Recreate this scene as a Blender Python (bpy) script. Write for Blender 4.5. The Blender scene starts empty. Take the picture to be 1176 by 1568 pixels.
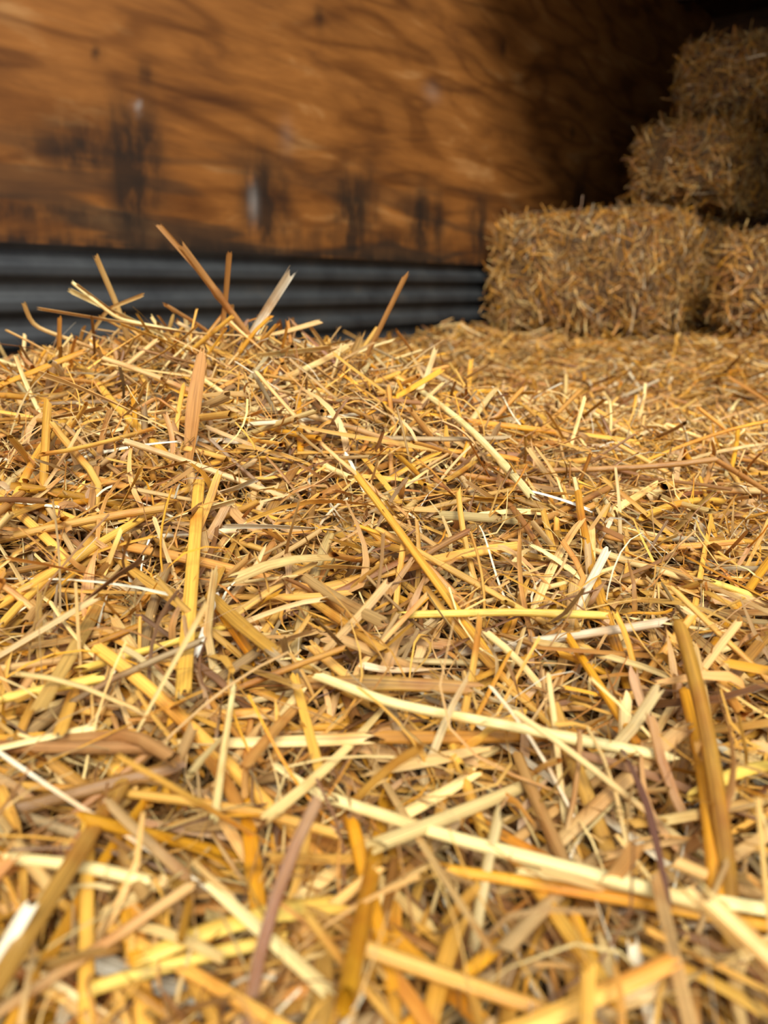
import bpy, math, numpy as np
from mathutils import Vector, Matrix
rng=np.random.default_rng(11)
CAMZ=.20
COL=bpy.context.scene.collection
# ---------------------------------------------------------------- frame of the shed
W0=np.array([.344,3.3]); WT=np.array([.588,.809]); WN=np.array([.809,-.588])
def wpos(t,n,z):
    t=np.asarray(t,float);n=np.asarray(n,float);z=np.asarray(z,float)
    t,n,z=np.broadcast_arrays(t,n,z)
    return np.stack([W0[0]+t*WT[0]+n*WN[0],W0[1]+t*WT[1]+n*WN[1],z],-1)
def tn(X,Y):
    dx=X-W0[0];dy=Y-W0[1]
    return dx*WT[0]+dy*WT[1], dx*WN[0]+dy*WN[1]
def H(X,Y):
    X=np.asarray(X,float);Y=np.asarray(Y,float)
    sy=np.where(Y<.72,.26,.18);sx=np.where(X<-.17,.21,.25)
    m=.100*np.exp(-.5*((X+.17)/sx)**2-.5*((Y-.72)/sy)**2)+.008*np.exp(-.5*((X+.14)/.07)**2-.5*((Y-.69)/.06)**2)
    t,n=tn(X,Y)
    w=.035*np.exp(-np.clip(n,0,9)/.12)*(1/(1+np.exp((t+1.55)/.12)))+.014*np.exp(-np.clip(n,0,9)/.12)+.03*np.exp(-.5*((t+.25)/.16)**2-.5*(n/.14)**2)
    far=1/(1+np.exp(-(Y-1.1)/.12))
    l=.0055*np.sin(X*21+1.3*np.sin(Y*9))*np.sin(Y*17+.6)+.0045*np.sin(X*47+2*np.sin(Y*31))*np.sin(Y*53+1.5*np.sin(X*29))+far*.006*(np.sin(X*5.1+Y*2.3)+np.sin(Y*6.3-X*3.1+1))
    return .035-.016*far+m+w+l
# ---------------------------------------------------------------- node helpers
def mat(name):
    m=bpy.data.materials.new(name);m.use_nodes=True
    nt=m.node_tree;b=nt.nodes['Principled BSDF'];return m,nt,b
def ramp(nt,src,stops,interp='LINEAR'):
    r=nt.nodes.new('ShaderNodeValToRGB');r.color_ramp.interpolation=interp
    e=r.color_ramp.elements
    while len(e)<len(stops): e.new(.5)
    for i,(q,c) in enumerate(stops):
        e[i].position=q;e[i].color=(c if len(c)==4 else (*c,1))
    nt.links.new(src,r.inputs[0]);return r.outputs[0]
def mixc(nt,mode,f,a,b):
    m=nt.nodes.new('ShaderNodeMix');m.data_type='RGBA';m.blend_type=mode
    for i,s in ((0,f),(6,a),(7,b)):
        if isinstance(s,bpy.types.NodeSocket): nt.links.new(s,m.inputs[i])
        else: m.inputs[i].default_value=s if i==0 else (*s,1)[:4]
    return m.outputs[2]
def math_(nt,op,a,b=None,clamp=False):
    m=nt.nodes.new('ShaderNodeMath');m.operation=op;m.use_clamp=clamp
    for i,s in enumerate((a,b)):
        if s is None: continue
        if isinstance(s,bpy.types.NodeSocket): nt.links.new(s,m.inputs[i])
        else: m.inputs[i].default_value=s
    return m.outputs[0]
def vmap(nt,src,sc,loc=(0,0,0)):
    m=nt.nodes.new('ShaderNodeMapping');m.inputs['Scale'].default_value=sc;m.inputs['Location'].default_value=loc
    nt.links.new(src,m.inputs[0]);return m.outputs[0]
def noise(nt,vec,scale,detail=3,rough=.5,dist=0):
    n=nt.nodes.new('ShaderNodeTexNoise');n.inputs['Scale'].default_value=scale;n.inputs['Detail'].default_value=detail
    n.inputs['Roughness'].default_value=rough;n.inputs['Distortion'].default_value=dist
    nt.links.new(vec,n.inputs['Vector']);return n.outputs[0]
def attr(nt,name):
    a=nt.nodes.new('ShaderNodeAttribute');a.attribute_name=name;return a
def lin(c):
    c=np.array(c,float)/255.;return tuple(np.where(c<.04045,c/12.92,((c+.055)/1.055)**2.4))
# ---------------------------------------------------------------- materials
def straw_material(name,dim=(1,1,1)):
    m,nt,b=mat(name)
    c=attr(nt,'straw_col');s=attr(nt,'straw_uv')
    fib=noise(nt,vmap(nt,s.outputs['Vector'],(11,6,1)),3,3,.65)
    fibf=ramp(nt,fib,[(.28,(.48,.44,.38)),(.5,(1,1,1)),(.72,(1.25,1.25,1.25))])
    col=mixc(nt,'MULTIPLY',1.0,c.outputs['Color'],fibf)
    blot=noise(nt,vmap(nt,s.outputs['Vector'],(.6,28,1)),1,3,.6)
    bm=ramp(nt,blot,[(.50,(0,0,0)),(.70,(1,1,1))])
    col=mixc(nt,'MULTIPLY',bm,col,(.74,.52,.32))
    col=mixc(nt,'MULTIPLY',1.0,col,dim)
    nt.links.new(col,b.inputs['Base Color'])
    b.inputs['Roughness'].default_value=.40
    b.inputs['Specular IOR Level'].default_value=.6
    bp=nt.nodes.new('ShaderNodeBump');bp.inputs['Strength'].default_value=.5;bp.inputs['Distance'].default_value=.0008
    nt.links.new(fib,bp.inputs['Height']);nt.links.new(bp.outputs[0],b.inputs['Normal'])
    return m
M_straw=straw_material('straw_near');M_bale=straw_material('straw_bale_stalks',(.76,.70,.63));M_far=straw_material('straw_far_dimmed',(.80,.74,.66))  # far straw: dimmer, browner copy; light falloff with distance put into its colour
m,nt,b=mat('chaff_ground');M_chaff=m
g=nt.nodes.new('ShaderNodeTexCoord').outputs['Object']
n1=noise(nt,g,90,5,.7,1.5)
nt.links.new(ramp(nt,n1,[(.3,lin((24,15,8))),(.55,lin((66,44,22))),(.75,lin((120,86,46)))]),b.inputs['Base Color']);b.inputs['Roughness'].default_value=.9  # kept dark so the sheet stands for shadow in gaps between stalks
# ---------------------------------------------------------------- strand mesh generator
PAL=[((226,172,74),.27),((244,214,142),.15),((216,174,108),.15),((202,138,58),.13),((140,94,50),.11),((228,162,32),.13),((166,140,96),.04),((250,240,206),.04)]
def strands(name,cen,dirs,ups,L,Wd,flat,arc,twist,b1,b2,kink,col,k,ns,material,parent=None):
    n=len(cen)
    dirs=dirs/np.linalg.norm(dirs,axis=1,keepdims=True)
    side=np.cross(ups,dirs);side/=np.linalg.norm(side,axis=1,keepdims=True)
    up=np.cross(dirs,side)
    s=np.linspace(0,1,ns);q=(2*s-1)
    kp=rng.uniform(.25,.75,n)
    kk=np.abs(s[None]-kp[:,None])-.25
    l=L[:,None]
    offS=l*(b1[:,None]*(q**2-.33)[None]+kink[:,None]*kk)
    offU=l*(b2[:,None]*(q**3-.6*q)[None]-np.abs(b1[:,None])*.25*(q**2-.33)[None])
    C=cen[:,None]+dirs[:,None]*(l*(s-.5)[None])[...,None]+side[:,None]*offS[...,None]+up[:,None]*offU[...,None]
    return tube(name,C,side,up,Wd,flat,arc,twist,col,k,material,parent,L)
def tube(name,C,side,up,Wd,flat,arc,twist,col,k,material,parent=None,L=None,roll=.6):
    # nothing pokes through the plywood: drop stalks whose line reaches the wall
    nn_=tn(C[...,0],C[...,1])[1].min(1)
    ok=nn_>.014
    C,side,up,Wd,flat,arc,twist,col=[v[ok] for v in (C,side,up,Wd,flat,arc,twist,col)]
    if L is not None: L=L[ok]
    n,ns=C.shape[:2];s=np.linspace(0,1,ns)
    T=np.gradient(C,axis=1);T/=np.linalg.norm(T,axis=2,keepdims=True)+1e-12
    sd=side[:,None]-T*np.sum(side[:,None]*T,axis=2,keepdims=True);sd/=np.linalg.norm(sd,axis=2,keepdims=True)
    upv=np.cross(T,sd)
    th0=rng.uniform(-roll,roll,n)
    ph=th0[:,None]+twist[:,None]*(s-.5)[None]
    A=np.cos(ph)[...,None]*sd+np.sin(ph)[...,None]*upv
    B=-np.sin(ph)[...,None]*sd+np.cos(ph)[...,None]*upv
    theta=np.linspace(-.5,.5,k)[None]*arc[:,None]+math.pi/2
    w=Wd[:,None]*(1+.10*rng.standard_normal((n,1))*(s-.5)[None])
    leaf=(flat<.2)
    w=np.where(leaf[:,None],w*(.35+.65*np.sin(np.pi*np.clip(s*.9+.08,0,1)))[None],w)
    nodep=rng.uniform(.1,.9,n);has=(rng.random(n)<.35)&(~leaf)
    w=w*(1+has[:,None]*.30*np.exp(-((s[None]-nodep[:,None])/.035)**2))
    P=C[:,:,None]+A[:,:,None]*(np.cos(theta)[:,None,:]*w[:,:,None])[...,None]+B[:,:,None]*((np.sin(theta)-.5)[:,None,:]*(w*flat[:,None])[:,:,None])[...,None]
    fr=np.clip(rng.standard_normal((n,2,k,1)),-1.6,1.6)
    P[:,0]+=(T[:,0,None]*(fr[:,0]*Wd[:,None,None]*.9))
    P[:,-1]+=(T[:,-1,None]*(fr[:,1]*Wd[:,None,None]*.9))
    V=P.reshape(-1,3)
    base=(np.arange(n)*ns*k)[:,None,None]+(np.arange(ns-1)*k)[None,:,None]+np.arange(k-1)[None,None]
    Q=np.stack([base,base+1,base+k+1,base+k],-1).reshape(-1,4)
    me=bpy.data.meshes.new(name)
    me.vertices.add(len(V));me.vertices.foreach_set('co',V.astype(np.float32).ravel())
    me.loops.add(Q.size);me.loops.foreach_set('vertex_index',Q.astype(np.int32).ravel())
    me.polygons.add(len(Q));me.polygons.foreach_set('loop_start',np.arange(0,Q.size,4,dtype=np.int32))
    me.polygons.foreach_set('use_smooth',np.ones(len(Q),bool))
    me.update(calc_edges=True)
    ca=me.attributes.new('straw_col','FLOAT_COLOR','POINT')
    cc=np.ones((n,ns,k,4),np.float32);cc[...,:3]=col[:,None,None,:]
    dk=1-.45*has[:,None]*np.exp(-((s[None]-nodep[:,None]-.02)/.03)**2)
    cc[...,:3]*=dk[:,:,None,None]
    ca.data.foreach_set('color',cc.ravel())
    ua=me.attributes.new('straw_uv','FLOAT_VECTOR','POINT')
    if L is None: L=np.full(n,.1)
    uv=np.zeros((n,ns,k,3),np.float32)
    uv[...,0]=np.linspace(0,1,k)[None,None]*(arc[:,None,None]/6.28)+rng.uniform(0,50,(n,1,1))
    uv[...,1]=(s[None]*L[:,None])[:,:,None]+rng.uniform(0,9,(n,1,1))
    uv[...,2]=rng.random((n,1,1))*10
    ua.data.foreach_set('vector',uv.ravel())
    me.materials.append(material)
    o=bpy.data.objects.new(name,me);COL.objects.link(o)
    if parent: o.parent=parent
    return o
PC=np.array([lin(c) for c,_ in PAL]);PW=np.array([w for _,w in PAL]);PW/=PW.sum()
def colours(n,j=.18):
    c=PC[rng.choice(len(PC),n,p=PW)]
    c2=PC[rng.choice(len(PC),n,p=PW)];f=rng.uniform(0,.35,(n,1))
    return (c*(1-f)+c2*f)*np.clip(1+j*rng.standard_normal((n,1)),.5,1.4)
def normals(X,Y):
    e=.01
    nx=-(H(X+e,Y)-H(X-e,Y))/(2*e);ny=-(H(X,Y+e)-H(X,Y-e))/(2*e)
    v=np.stack([nx,ny,np.ones_like(nx)],-1);return v/np.linalg.norm(v,axis=1,keepdims=True)
BALES=[(.0,.03,.01,.46,.76,.49),(.50,.03,.01,.46,.77,.49),(1.0,.03,.01,.46,.77,.49),
(.08,.87,.01,.46,.90,.40),(.58,.86,.01,.46,.90,.42),(1.08,.86,.01,.46,.90,.42),(.48,.39,.505,.92,.45,.345),(.74,.46,.855,.90,.42,.34)]
def inbale(X,Y,mg=.03):
    t,n=tn(X,Y);r=np.zeros(np.shape(t),bool)
    for b in BALES[:6]: r|=(t>b[0]+mg)&(t<b[0]+b[3]-mg)&(n>b[1]-.02)&(n<b[1]+b[4]-mg)
    return r
def scatter(name,X,Y,Lr,Wr,depth,tilt,k,ns,kinds,parent,material=None,bend=.05,dk=9,tint=None):
    n=len(X)
    L=np.exp(rng.uniform(math.log(Lr[0]),math.log(Lr[1]),n));W=rng.uniform(Wr[0],Wr[1],n)/2
    nn=normals(X,Y)
    a=rng.uniform(0,2*math.pi,n)
    d=np.stack([np.cos(a),np.sin(a),np.zeros(n)],-1);d-=nn*np.sum(d*nn,1,keepdims=True);d/=np.linalg.norm(d,axis=1,keepdims=True)
    ti=rng.standard_normal(n)*tilt*np.clip(.07/L,.25,1.3)
    d=d+nn*ti[:,None]
    off=rng.uniform(depth[0],depth[1],n)
    cen=np.stack([X,Y,H(X,Y)],-1)+nn*off[:,None]
    dl=d/np.linalg.norm(d,axis=1,keepdims=True)
    for sg in (-.45,.45):
        e=cen+dl*(L*sg)[:,None];low=H(e[:,0],e[:,1])+off-e[:,2]
        cen[:,2]+=np.clip(low,0,None)*.5
    cl=colours(n)
    if tint is not None: cl=cl*.35+np.array(lin(tint))*.65*rng.uniform(.7,1.2,(n,1))
    col=cl*np.clip(1+ (off[:,None]-depth[1]*.4)*dk*3.0,.24,1)  # deeper stalks get a darker colour, painting in shade between them
    kd=rng.choice(3,n,p=kinds)
    flat=np.choose(kd,[rng.uniform(.5,1,n),rng.uniform(.2,.55,n),rng.uniform(.03,.15,n)])
    arc=np.choose(kd,[np.full(n,6.283),np.full(n,3.3),np.full(n,3.0)])
    tw=np.choose(kd,[rng.normal(0,.3,n),rng.normal(0,.9,n),rng.normal(0,3.0,n)])
    b1=np.choose(kd,[rng.normal(0,bend*.6,n),rng.normal(0,bend,n),rng.normal(0,bend*3,n)])
    b2=np.choose(kd,[rng.normal(0,bend*.4,n),rng.normal(0,bend,n),rng.normal(0,bend*3,n)])
    kink=np.where(rng.random(n)<.18,rng.normal(0,.3,n),0)
    ok=~inbale(X,Y)
    a_=lambda v:v[ok]
    return strands(name,*map(a_,(cen,d,nn,L,W,flat,arc,tw,b1,b2,kink,col)),k,ns,material or M_straw,parent)
# ---------------------------------------------------------------- straw bed and pile
pile=bpy.data.objects.new('straw_pile',None);COL.objects.link(pile)
def grid(name,x0,x1,y0,y1,st,fn,material,parent=None):
    xs=np.arange(x0,x1+st/2,st);ys=np.arange(y0,y1+st/2,st)
    X,Y=np.meshgrid(xs,ys);Z=fn(X,Y);V=np.stack([X,Y,Z],-1).reshape(-1,3)
    nx,ny=len(xs),len(ys);i=(np.arange(ny-1)[:,None]*nx+np.arange(nx-1)[None]).ravel()
    Q=np.stack([i,i+1,i+nx+1,i+nx],-1)
    c=V[Q].mean(1);t,n=tn(c[:,0],c[:,1]);Q=Q[(n>.02)&(t<2.7)&(n<2.9)&~inbale(c[:,0],c[:,1])]
    used=np.unique(Q);rm=np.full(len(V),-1);rm[used]=np.arange(len(used));V=V[used];Q=rm[Q]
    me=bpy.data.meshes.new(name);me.from_pydata(V.tolist(),[],Q.tolist());me.polygons.foreach_set('use_smooth',[True]*len(Q))
    me.materials.append(material);o=bpy.data.objects.new(name,me);COL.objects.link(o);o.parent=parent;return o
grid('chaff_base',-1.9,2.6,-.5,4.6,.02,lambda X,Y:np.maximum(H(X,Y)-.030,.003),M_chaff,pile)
def samp(n,y0,y1,pw,xm,xo):
    Y=(y0**pw+(y1**pw-y0**pw)*rng.random(n))**(1/pw)
    X=rng.uniform(-1,1,n)*(xm*Y+xo);t,nn=tn(X,Y);ok=(nn>.03)&(t<2.5);return X[ok],Y[ok]
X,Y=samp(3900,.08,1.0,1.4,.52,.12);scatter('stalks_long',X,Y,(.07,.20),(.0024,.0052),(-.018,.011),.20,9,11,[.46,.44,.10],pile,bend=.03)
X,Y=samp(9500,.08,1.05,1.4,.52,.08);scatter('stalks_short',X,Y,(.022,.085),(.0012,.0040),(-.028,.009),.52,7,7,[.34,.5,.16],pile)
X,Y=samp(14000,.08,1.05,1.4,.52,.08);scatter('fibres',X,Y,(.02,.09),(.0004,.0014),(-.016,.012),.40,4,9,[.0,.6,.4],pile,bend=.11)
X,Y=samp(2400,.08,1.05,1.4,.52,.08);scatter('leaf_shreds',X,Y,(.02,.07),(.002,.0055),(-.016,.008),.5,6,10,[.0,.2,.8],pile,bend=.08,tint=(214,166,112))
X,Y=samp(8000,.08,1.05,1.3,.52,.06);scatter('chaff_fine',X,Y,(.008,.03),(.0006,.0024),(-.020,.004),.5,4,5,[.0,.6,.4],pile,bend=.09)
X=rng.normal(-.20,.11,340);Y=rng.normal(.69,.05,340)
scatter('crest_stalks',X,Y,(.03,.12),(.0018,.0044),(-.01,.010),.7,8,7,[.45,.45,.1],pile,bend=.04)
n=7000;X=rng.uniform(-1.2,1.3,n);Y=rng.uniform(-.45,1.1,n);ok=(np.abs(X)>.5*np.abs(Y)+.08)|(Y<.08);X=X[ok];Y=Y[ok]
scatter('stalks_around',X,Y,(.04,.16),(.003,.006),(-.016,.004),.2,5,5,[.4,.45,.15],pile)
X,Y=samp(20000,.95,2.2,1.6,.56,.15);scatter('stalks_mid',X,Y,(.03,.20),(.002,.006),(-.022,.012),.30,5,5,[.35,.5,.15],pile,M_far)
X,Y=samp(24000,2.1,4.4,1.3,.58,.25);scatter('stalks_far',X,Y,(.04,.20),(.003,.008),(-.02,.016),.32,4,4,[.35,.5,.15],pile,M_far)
# individually laid stalks ------------------------------------------------------
GOLD=(234,180,72);PALE=(250,228,156);DEEP=(228,158,30);BRN=(178,126,66);TAN=(214,174,106);WHT=(255,248,224);PUR=(112,74,58);YEL=(242,204,90)
# x,y in mm on the pile surface ; width mm ; colour ; 0 tube 1 split 2 leaf ; lift mm
LAID=[('-277 710,-176 524,-120 445',5.5,GOLD,0,15),('27 630,60 505,79 416',4.8,PALE,0,20),('77 427,112 416',4.4,WHT,1,18),
('8 300,52 303,89 300',3.8,YEL,0,21),('-23 255,3 237,34 228,86 211',4.0,PALE,0,20),('-97 407,-80 315,-64 228',5.6,GOLD,1,21),('-68 302,-66 254',2.6,WHT,1,19),
('-50 239,-45 181',2.2,PALE,0,20),('-123 229,-95 244',4,YEL,0,17),('-14 193,19 177,80 154',3.8,PALE,0,20),('35 171,92 156',3.6,PALE,1,17),
('105 250,93 201,81 161',4.6,DEEP,0,18),('119 281,98 209',3.4,TAN,1,19),('-52 143,-11 161',5.2,YEL,1,17),('-32 258,-19 207',3.4,GOLD,1,17),
('-41 159,-11 132',3.4,PALE,1,18),('2 155,20 130',3.8,DEEP,1,15),('35 180,48 131',3.8,GOLD,0,15),('73 222,71 186,65 150',2.2,PUR,2,24),
('73 290,82 223',3.2,DEEP,0,17),('-63 137,-24 148',3.4,YEL,0,16),('-148 284,-135 349',3.6,GOLD,0,15),('-9 190,2 139',4,DEEP,0,15),('118 213,89 198',4,YEL,0,15),
('104 183,77 170',3.6,TAN,1,16),('-202 502,-181 371',4.6,GOLD,0,16),('25 199,47 178,70 168',3.6,DEEP,1,15),('-33 210,-15 196',3,PALE,1,16),
('-152 293,-119 366,-97 428',4.4,GOLD,0,17),('-97 170,-55 161',3.6,PALE,0,16),('124 787,141 626,209 642',5,GOLD,1,15),('141 415,226 500',5,GOLD,0,17),
('71 363,93 341',3.4,PALE,1,16),('21 221,49 252',3.6,GOLD,0,16),('101 307,134 304',3,PALE,1,16),('152 347,176 341',4,YEL,0,16),('-6 213,32 225',5.5,TAN,2,16),
('-177 513,-147 385',3.6,BRN,1,16),('-69 303,-47 266',4.2,DEEP,0,15),('241 527,256 515',5,WHT,1,15),
('-105 250,-60 292',3.2,YEL,0,16),('-130 205,-90 222',3.4,PALE,1,15),('60 470,75 360',3.4,BRN,0,15),('-30 520,10 430',3.4,GOLD,1,15),('-60 560,-50 470',4,DEEP,1,15),
('-78 180,-62 131',3.6,GOLD,0,15),('-40 200,-28 150',4.2,DEEP,1,14),('20 240,28 190',3.4,GOLD,0,15),('-110 190,-80 160',3.6,TAN,0,15),('55 150,78 128',3.6,GOLD,1,15)]
# free-standing at the crest : x,y,z in metres
FREE=[([(-.179,.67,.250),(-.145,.68,.208),(-.105,.70,.145)],4.4,BRN,1),([(-.160,.66,.235),(-.135,.68,.195),(-.100,.70,.140)],6.2,BRN,0),
([(-.122,.66,.228),(-.131,.68,.19),(-.145,.70,.13)],4.2,BRN,1),([(-.0737,.66,.214),(-.095,.68,.187),(-.125,.70,.145)],7.4,WHT,1),
([(.018,.67,.212),(.002,.68,.18),(-.025,.70,.125)],4.2,BRN,0),([(-.227,.66,.225),(-.221,.68,.19),(-.212,.70,.13)],4.8,TAN,0),
([(-.269,.64,.186),(-.157,.66,.166),(-.095,.67,.163),(-.053,.67,.175)],4.6,TAN,1),([(-.253,.67,.199),(-.21,.68,.176),(-.150,.69,.146)],4.8,PALE,1),
([(-.288,.66,.189),(-.288,.67,.172),(-.213,.69,.140)],4.0,TAN,0),([(-.175,.66,.189),(-.155,.68,.173),(-.13,.70,.15)],3.8,BRN,0),
([(-.33,.66,.150),(-.284,.69,.127)],4.2,PALE,0),([(-.062,.67,.173),(-.032,.69,.130)],3.8,TAN,1),([(-.241,.65,.204),(-.205,.69,.165)],3.0,TAN,1),
([(-.247,.66,.205),(-.215,.66,.178),(-.17,.67,.168)],3.2,PALE,0),([(-.193,.66,.196),(-.225,.67,.185),(-.26,.69,.15)],3.0,TAN,1),
([(-.118,.64,.180),(-.160,.66,.150)],3.6,GOLD,0),([(-.04,.62,.158),(-.13,.66,.145)],5.0,PALE,1),([(-.20,.62,.175),(-.15,.66,.150)],3.6,GOLD,1),
([(-.018,.655,.165),(-.035,.67,.13)],7,TAN,2),
([(-.112,.50,.164),(-.112,.47,.136),(-.107,.42,.098)],9.5,(180,126,64),2)]
def resample(pts,ns):
    pts=np.array(pts,float);d=np.r_[0,np.cumsum(np.linalg.norm(np.diff(pts,axis=0),axis=1))];s=np.linspace(0,d[-1],ns)
    lin_=np.stack([np.interp(s,d,pts[:,i]) for i in range(pts.shape[1])],-1)
    if len(pts)>2:
        for _ in range(2): lin_[1:-1]=.25*lin_[:-2]+.5*lin_[1:-1]+.25*lin_[2:]
    return lin_,d[-1]
def lay(name,items,ns=18,k=12):
    Cs=[];W=[];cl=[];fl=[];ar=[];tw=[];Ls=[];ups=[];sd=[]
    for C,w,c,kd,L in items:
        Cs.append(C);W.append(w/2000.);cl.append(lin(c));fl.append((.8,.4,.14)[kd]);ar.append((6.283,3.3,3.)[kd]);tw.append((.1,.3,.8)[kd]);Ls.append(L)
        d=C[-1]-C[0];s=np.cross((0,0,1),d)
        if name=='protruding_stalks': s=np.array([1.,-.25,0.])*(1 if d[2]>0 else -1)
        s/=np.linalg.norm(s);sd.append(s);ups.append((0,0,1.))
    a=np.array
    return tube(name,a(Cs),a(sd),a(ups),a(W),a(fl),a(ar),a(tw),a(cl),k,M_straw,pile,a(Ls),roll=.25)
it=[]
for pts,w,c,kd,lift in LAID:
    q,L=resample([[float(v)/1000 for v in s.split()] for s in pts.split(',')],18)
    z=H(q[:,0],q[:,1])+lift/1000.
    x=np.linspace(0,1,18);ch=z[0]*(1-x)+z[-1]*x;z=ch+max(0,float((z-ch).max()))*4*x*(1-x)*.9
    it.append((np.c_[q,z],w,c,kd,L))
lay('laid_stalks',it)
it=[]
for pts,w,c,kd in FREE:
    q,L=resample(pts,18);it.append((q,w,c,kd,L))
lay('protruding_stalks',it)
# ---------------------------------------------------------------- walls
def gridwall(name,tf,t0,t1,z0,z1,st,n0):
    ts=np.arange(t0,t1+st/2,st);zs=np.linspace(z0,z1,int((z1-z0)/st)+1)
    T,Z=np.meshgrid(ts,zs);V=tf(T,n0,Z).reshape(-1,3);nx=len(ts);ny=len(zs)
    i=(np.arange(ny-1)[:,None]*nx+np.arange(nx-1)[None]).ravel();Q=np.stack([i,i+1,i+nx+1,i+nx],-1)
    me=bpy.data.meshes.new(name);me.from_pydata(V.tolist(),[],Q.tolist())
    o=bpy.data.objects.new(name,me);COL.objects.link(o);return o,T.ravel(),Z.ravel()
wall,T,Z=gridwall('wall_left',wpos,-4.2,2.95,.295,1.85,.0175,0.0)
me=wall.data
wp=me.attributes.new('wp','FLOAT_VECTOR','POINT');wp.data.foreach_set('vector',np.stack([T,Z,np.zeros_like(T)],-1).astype(np.float32).ravel())
st=np.zeros_like(T)
for (tc,zc,wt,wz,a) in [(-1.60,.455,.045,.13,1),(-1.54,.50,.035,.10,.85),(-1.73,.49,.10,.035,.8),(-1.66,.53,.11,.022,.7),(-1.163,.42,.055,.12,1),(-1.08,.40,.04,.15,.6),(-.75,.42,.07,.12,.95),(-.66,.44,.03,.13,.6),(-.36,.41,.06,.11,.95),(-.25,.43,.04,.10,.7),(.06,.43,.07,.11,.8),(1.04,.60,.07,.11,.9),(.55,.42,.08,.08,.7),(-1.9,.36,.25,.02,.7),(-.95,.35,.35,.03,.5),(-.5,.36,.3,.04,.5)]:
    st=np.maximum(st,a*np.exp(-.5*((T-tc)/wt)**2-.5*np.abs((Z-zc)/wz)**3))
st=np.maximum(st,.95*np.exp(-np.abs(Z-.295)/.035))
pale=np.zeros_like(T)
for (tc,zc,wt,wz,a) in [(-1.195,.43,.012,.030,.5),(-1.56,.61,.007,.008,.6),(-.30,.86,.035,.018,.2),(-1.05,.62,.02,.03,.12)]:
    pale=np.maximum(pale,a*np.exp(-.5*((T-tc)/wt)**2-.5*((Z-zc)/wz)**2))
knot=np.zeros_like(T)
for (tc,zc,r) in [(-1.53,.685,.013),(-1.66,.70,.008),(-2.0,.8,.012),(-.9,.95,.014),(.2,1.1,.016),(.9,.9,.015)]:
    knot=np.maximum(knot,np.exp(-.5*((T-tc)**2+((Z-zc)*.8)**2)/r**2))
for nm,a in (('stain',st),('pale',pale),('knot',knot)):
    at=me.attributes.new(nm,'FLOAT','POINT');at.data.foreach_set('value',a.astype(np.float32))
m,nt,b=mat('weathered_plywood')
v=attr(nt,'wp').outputs['Vector']
wob=noise(nt,vmap(nt,v,(1.0,4.2,1)),1.0,2.,.45,.4)
rings=math_(nt,'SINE',math_(nt,'MULTIPLY',wob,40.))
rings=math_(nt,'ADD',math_(nt,'MULTIPLY',rings,.5),.5)
big=noise(nt,vmap(nt,v,(1.5,6.5,1),(3,5,0)),1.6,4,.6,.5)
fine=noise(nt,vmap(nt,v,(5,70,1)),1.,3,.6)
base=ramp(nt,big,[(.28,lin((104,62,26))),(.45,lin((138,86,36))),(.58,lin((154,98,43))),(.72,lin((178,128,74)))])
gr=ramp(nt,rings,[(0,(.46,.40,.34)),(.25,(.84,.82,.78)),(1,(1.06,1.06,1.06))])
col=mixc(nt,'MULTIPLY',.7,base,gr)
col=mixc(nt,'MULTIPLY',.35,col,ramp(nt,fine,[(.3,(.65,.6,.55)),(.6,(1.1,1.1,1.1))]))
grey=noise(nt,vmap(nt,v,(1.1,9,1),(7.3,1,0)),1.4,2,.5,.8)
lowz=nt.nodes.new('ShaderNodeSeparateXYZ');nt.links.new(v,lowz.inputs[0])
lz=ramp(nt,lowz.outputs[1],[(.30,(1,1,1)),(.46,(.6,.6,.6)),(.60,(.08,.08,.08))])
gm=math_(nt,'MULTIPLY',ramp(nt,grey,[(.49,(0,0,0)),(.58,(1,1,1))]),lz)
col=mixc(nt,'MIX',math_(nt,'MULTIPLY',gm,.85),col,lin((50,40,30)))
sn=noise(nt,vmap(nt,v,(18,8,1)),1.,3,.6)
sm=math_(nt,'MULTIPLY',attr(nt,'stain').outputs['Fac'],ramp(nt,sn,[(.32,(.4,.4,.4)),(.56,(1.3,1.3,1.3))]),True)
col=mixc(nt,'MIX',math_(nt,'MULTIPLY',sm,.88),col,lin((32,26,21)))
col=mixc(nt,'MIX',math_(nt,'MULTIPLY',attr(nt,'knot').outputs['Fac'],.85),col,lin((40,24,14)))
col=mixc(nt,'MIX',attr(nt,'pale').outputs['Fac'],col,lin((160,158,152)))
nt.links.new(col,b.inputs['Base Color']);b.inputs['Roughness'].default_value=.6;b.inputs['Specular IOR Level'].default_value=.3
me.materials.append(m);M_ply=m
sol=wall.modifiers.new('thick','SOLIDIFY');sol.thickness=.018;sol.offset=1
nrm=me.polygons[0].normal
sol.offset=-1 if (nrm.x*WN[0]+nrm.y*WN[1])>0 else 1
# corrugated strip
zs=np.linspace(0,.297,60);ts=np.array([-4.2,-1.0,1.0,2.95])
per=.074;ph=(zs/per)%1
prof=np.clip(np.sin(ph*2*math.pi)*1.5,-1,1)*.008-.010
V=[];Q=[]
for i,tt in enumerate(ts):
    for z,o_ in zip(zs,prof): V.append(tuple(wpos(tt,o_,z)))
for i in range(len(ts)-1):
    for j in range(len(zs)-1):
        a=i*len(zs)+j;Q.append((a,a+1,a+len(zs)+1,a+len(zs)))
me=bpy.data.meshes.new('corrugated_metal_skirting');me.from_pydata(V,[],Q);me.polygons.foreach_set('use_smooth',[True]*len(Q))
o=bpy.data.objects.new('corrugated_metal_skirting',me);COL.objects.link(o);o.parent=wall
m,nt,b=mat('galvanised_steel');g=nt.nodes.new('ShaderNodeTexCoord').outputs['Object']
nz=noise(nt,g,7,4,.6);nt.links.new(ramp(nt,nz,[(.3,lin((32,34,36))),(.6,lin((54,56,56))),(.8,lin((72,66,58)))]),b.inputs['Base Color'])
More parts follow.
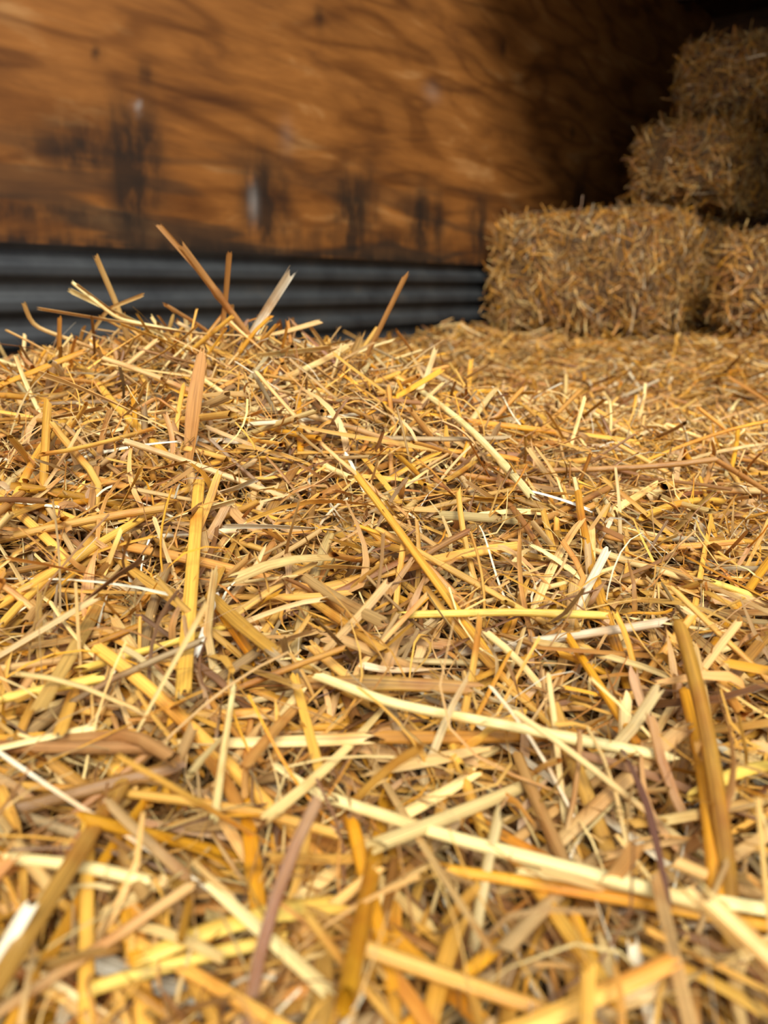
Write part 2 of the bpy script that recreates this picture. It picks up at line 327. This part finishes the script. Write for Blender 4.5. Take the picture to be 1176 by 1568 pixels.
b.inputs['Metallic'].default_value=.1;b.inputs['Roughness'].default_value=.6;me.materials.append(m)
sl=o.modifiers.new('thick','SOLIDIFY');sl.thickness=.0012
m,nt,b=mat('dark_timber');M_dark=m;g=nt.nodes.new('ShaderNodeTexCoord').outputs['Object']
nz=noise(nt,vmap(nt,g,(3,3,14)),1.5,4,.6,.4);nt.links.new(ramp(nt,nz,[(.3,lin((58,38,20))),(.7,lin((110,72,40)))]),b.inputs['Base Color']);b.inputs['Roughness'].default_value=.8
m,nt,b=mat('concrete_floor');M_floor=m;g=nt.nodes.new('ShaderNodeTexCoord').outputs['Object']
nz=noise(nt,g,6,6,.65);nt.links.new(ramp(nt,nz,[(.3,lin((88,80,70))),(.7,lin((130,122,110)))]),b.inputs['Base Color']);b.inputs['Roughness'].default_value=.9
def slab(name,t0,t1,n0,n1,z0,z1,material,parent=None):
    V=[tuple(wpos(t,n,z)) for z in (z0,z1) for t,n in ((t0,n0),(t1,n0),(t1,n1),(t0,n1))]
    me=bpy.data.meshes.new(name);me.from_pydata(V,[],[(0,1,2,3),(4,7,6,5),(0,4,5,1),(1,5,6,2),(2,6,7,3),(3,7,4,0)])
    me.materials.append(material);o=bpy.data.objects.new(name,me);COL.objects.link(o);o.parent=parent;return o
RW=3.0
slab('floor',-6,2.95,-.02,RW,-.05,0,M_floor)
slab('wall_back',2.95,3.0,-.02,RW+.02,0,1.87,M_dark)
slab('wall_right',-1.0,2.95,RW,RW+.02,0,1.85,M_dark)  # out of view, added for the darkening it casts; front left open for light
slab('ceiling',-.5,3.0,-.02,RW+.02,1.85,1.90,M_dark)  # front edge set back so daylight reaches further in
for i,t in enumerate((-.4,.5,1.4,2.2)):
    slab('ceiling_beam_%d'%(i+1),t,t+.045,.002,RW-.002,1.76,1.849,M_dark)  # timber beams across the underside of the ceiling
# ---------------------------------------------------------------- bales
m,nt,b=mat('packed_straw');M_core=m;g=nt.nodes.new('ShaderNodeTexCoord').outputs['Object']
nz=noise(nt,vmap(nt,g,(1,1,1)),70,5,.7,1.);nt.links.new(ramp(nt,nz,[(.3,lin((48,32,18))),(.55,lin((108,78,42))),(.75,lin((155,118,66)))]),b.inputs['Base Color']);b.inputs['Roughness'].default_value=.9
m,nt,b=mat('baling_twine');M_tw=m;b.inputs['Base Color'].default_value=(*lin((110,96,70)),1);b.inputs['Roughness'].default_value=.7
def bale(t0,n0,z0,lt,ln,lz,rot=0.):
    e=bpy.data.objects.new('straw_bale',None);COL.objects.link(e)
    half=np.array([lt,ln,lz])/2-.006
    cen=wpos(t0+lt/2,n0+ln/2,z0+lz/2)
    cr,sr=math.cos(rot),math.sin(rot)
    R2=np.array([[WT[0],WT[1],0],[WN[0],WN[1],0],[0,0,1.]])
    Rz=np.array([[cr,sr,0],[-sr,cr,0],[0,0,1.]])
    Mx=R2@Rz
    import bmesh
    bm=bmesh.new();bmesh.ops.create_cube(bm,size=2);bmesh.ops.subdivide_edges(bm,edges=bm.edges[:],cuts=15,use_grid_fill=True)
    V=np.array([v.co[:] for v in bm.verts])
    pw=5.;r=(np.abs(V)**pw).sum(1)**(1/pw);V=V/r[:,None]
    la=1 if ln>lt else 0
    def lump(P):
        return 1-.045*np.abs(np.sin(P[:,la]/.06*math.pi/2))-.045*(1+np.sin(P[:,0]*19+P[:,1]*13+t0*9)*np.sin(P[:,2]*17+P[:,1]*8+n0*5))
    oth=[i for i in range(3) if i!=la]
    P=V*half;P[:,oth]*=(lump(P)-.01*rng.random(len(V)))[:,None];P*=.98
    P=P@Mx+cen
    for v,q in zip(bm.verts,P): v.co=q
    me=bpy.data.meshes.new('packed_core');bm.to_mesh(me);bm.free();me.polygons.foreach_set('use_smooth',[True]*len(me.polygons));me.materials.append(M_core)
    o=bpy.data.objects.new('packed_core',me);COL.objects.link(o);o.parent=e
    n=5600;pr=np.array([half[1]*half[2],half[0]*half[2],half[0]*half[1]]);ax=rng.choice(3,n,p=pr/pr.sum())
    sg=rng.choice([-1.,1.],n);P=rng.uniform(-1,1,(n,3));P[np.arange(n),ax]=sg;r=(np.abs(P)**pw).sum(1)**(1/pw);P=P/r[:,None]*half
    P[:,oth]*=lump(P)[:,None]
    up=np.zeros((n,3));up[np.arange(n),ax]=sg
    d=rng.standard_normal((n,3));d[:,la]*=.7
    d[np.arange(n),ax]*=.0;d/=np.linalg.norm(d,axis=1,keepdims=True)
    d+=up*rng.normal(0,.42,n)[:,None]
    L=np.exp(rng.uniform(math.log(.02),math.log(.16),n))
    kd=rng.random(n)<.5
    wp_=P@Mx+cen;ok=(tn(wp_[:,0],wp_[:,1])[1]>.04)&(wp_[:,2]>.015)
    args=(wp_,d@Mx,up@Mx,L,rng.uniform(.002,.0055,n)/2,np.where(kd,.5,.25),np.where(kd,6.283,3.2),rng.normal(0,1.,n),rng.normal(0,.09,n),rng.normal(0,.09,n),np.where(rng.random(n)<.35,rng.normal(0,.35,n),0),colours(n,.28))
    strands('stalks',*[v[ok] for v in args],5,6,M_bale,e)
    for f in (-.45,.45):
        cu=bpy.data.curves.new('twine','CURVE');cu.dimensions='3D';cu.bevel_depth=.0015;sp=cu.splines.new('POLY')
        pts=[];hz=oth[0]
        for u in np.linspace(0,2*math.pi,48,endpoint=False):
            v=np.zeros(3);c,s_=math.cos(u),math.sin(u);k_=(abs(c)**8+abs(s_)**8)**(1/8)
            v[la]=c/k_*half[la];v[2]=s_/k_*half[2];v[hz]=f*half[hz];v*=.985
            pts.append(v@Mx+cen)
        sp.points.add(len(pts)-1)
        for q,pt in zip(sp.points,pts): q.co=(*pt,1)
        sp.use_cyclic_u=True;cu.materials.append(M_tw);o=bpy.data.objects.new('twine',cu);COL.objects.link(o);o.parent=e
    return e
for b_ in BALES: bale(*b_)
# ---------------------------------------------------------------- light
w=bpy.data.worlds.new('overcast_sky');bpy.context.scene.world=w;w.use_nodes=True
w.node_tree.nodes['Background'].inputs[0].default_value=(.90,.95,1,1);w.node_tree.nodes['Background'].inputs[1].default_value=.95
s=bpy.data.lights.new('daylight_sun','SUN');s.energy=4.3;s.angle=math.radians(24);s.color=(1,.965,.90)
so=bpy.data.objects.new('daylight_sun',s);COL.objects.link(so);so.location=(1,-3,4)
so.rotation_euler=Vector((-.14,.95,-1.0)).to_track_quat('-Z','Y').to_euler()
# ---------------------------------------------------------------- camera
c=bpy.data.cameras.new('camera');co=bpy.data.objects.new('camera',c);COL.objects.link(co);bpy.context.scene.camera=co
co.location=(0,0,CAMZ);co.rotation_euler=(math.radians(90-15.6),0,0);c.sensor_width=36;c.lens=28;c.clip_start=.01
c.dof.use_dof=True;c.dof.focus_distance=.40;c.dof.aperture_fstop=10.0
bpy.context.scene.view_settings.view_transform='Standard'
bpy.context.scene.view_settings.look='None'
# square the shed up with the world axes (long wall along +Y)
R=Matrix.Rotation(math.atan2(WT[0],WT[1]),4,'Z')
bpy.context.view_layer.update()
for o in bpy.data.objects:
    if o.type in {'MESH','CURVE'}: o.data.transform(R)
    elif o.type in {'CAMERA','LIGHT'}: o.matrix_world=R@o.matrix_world
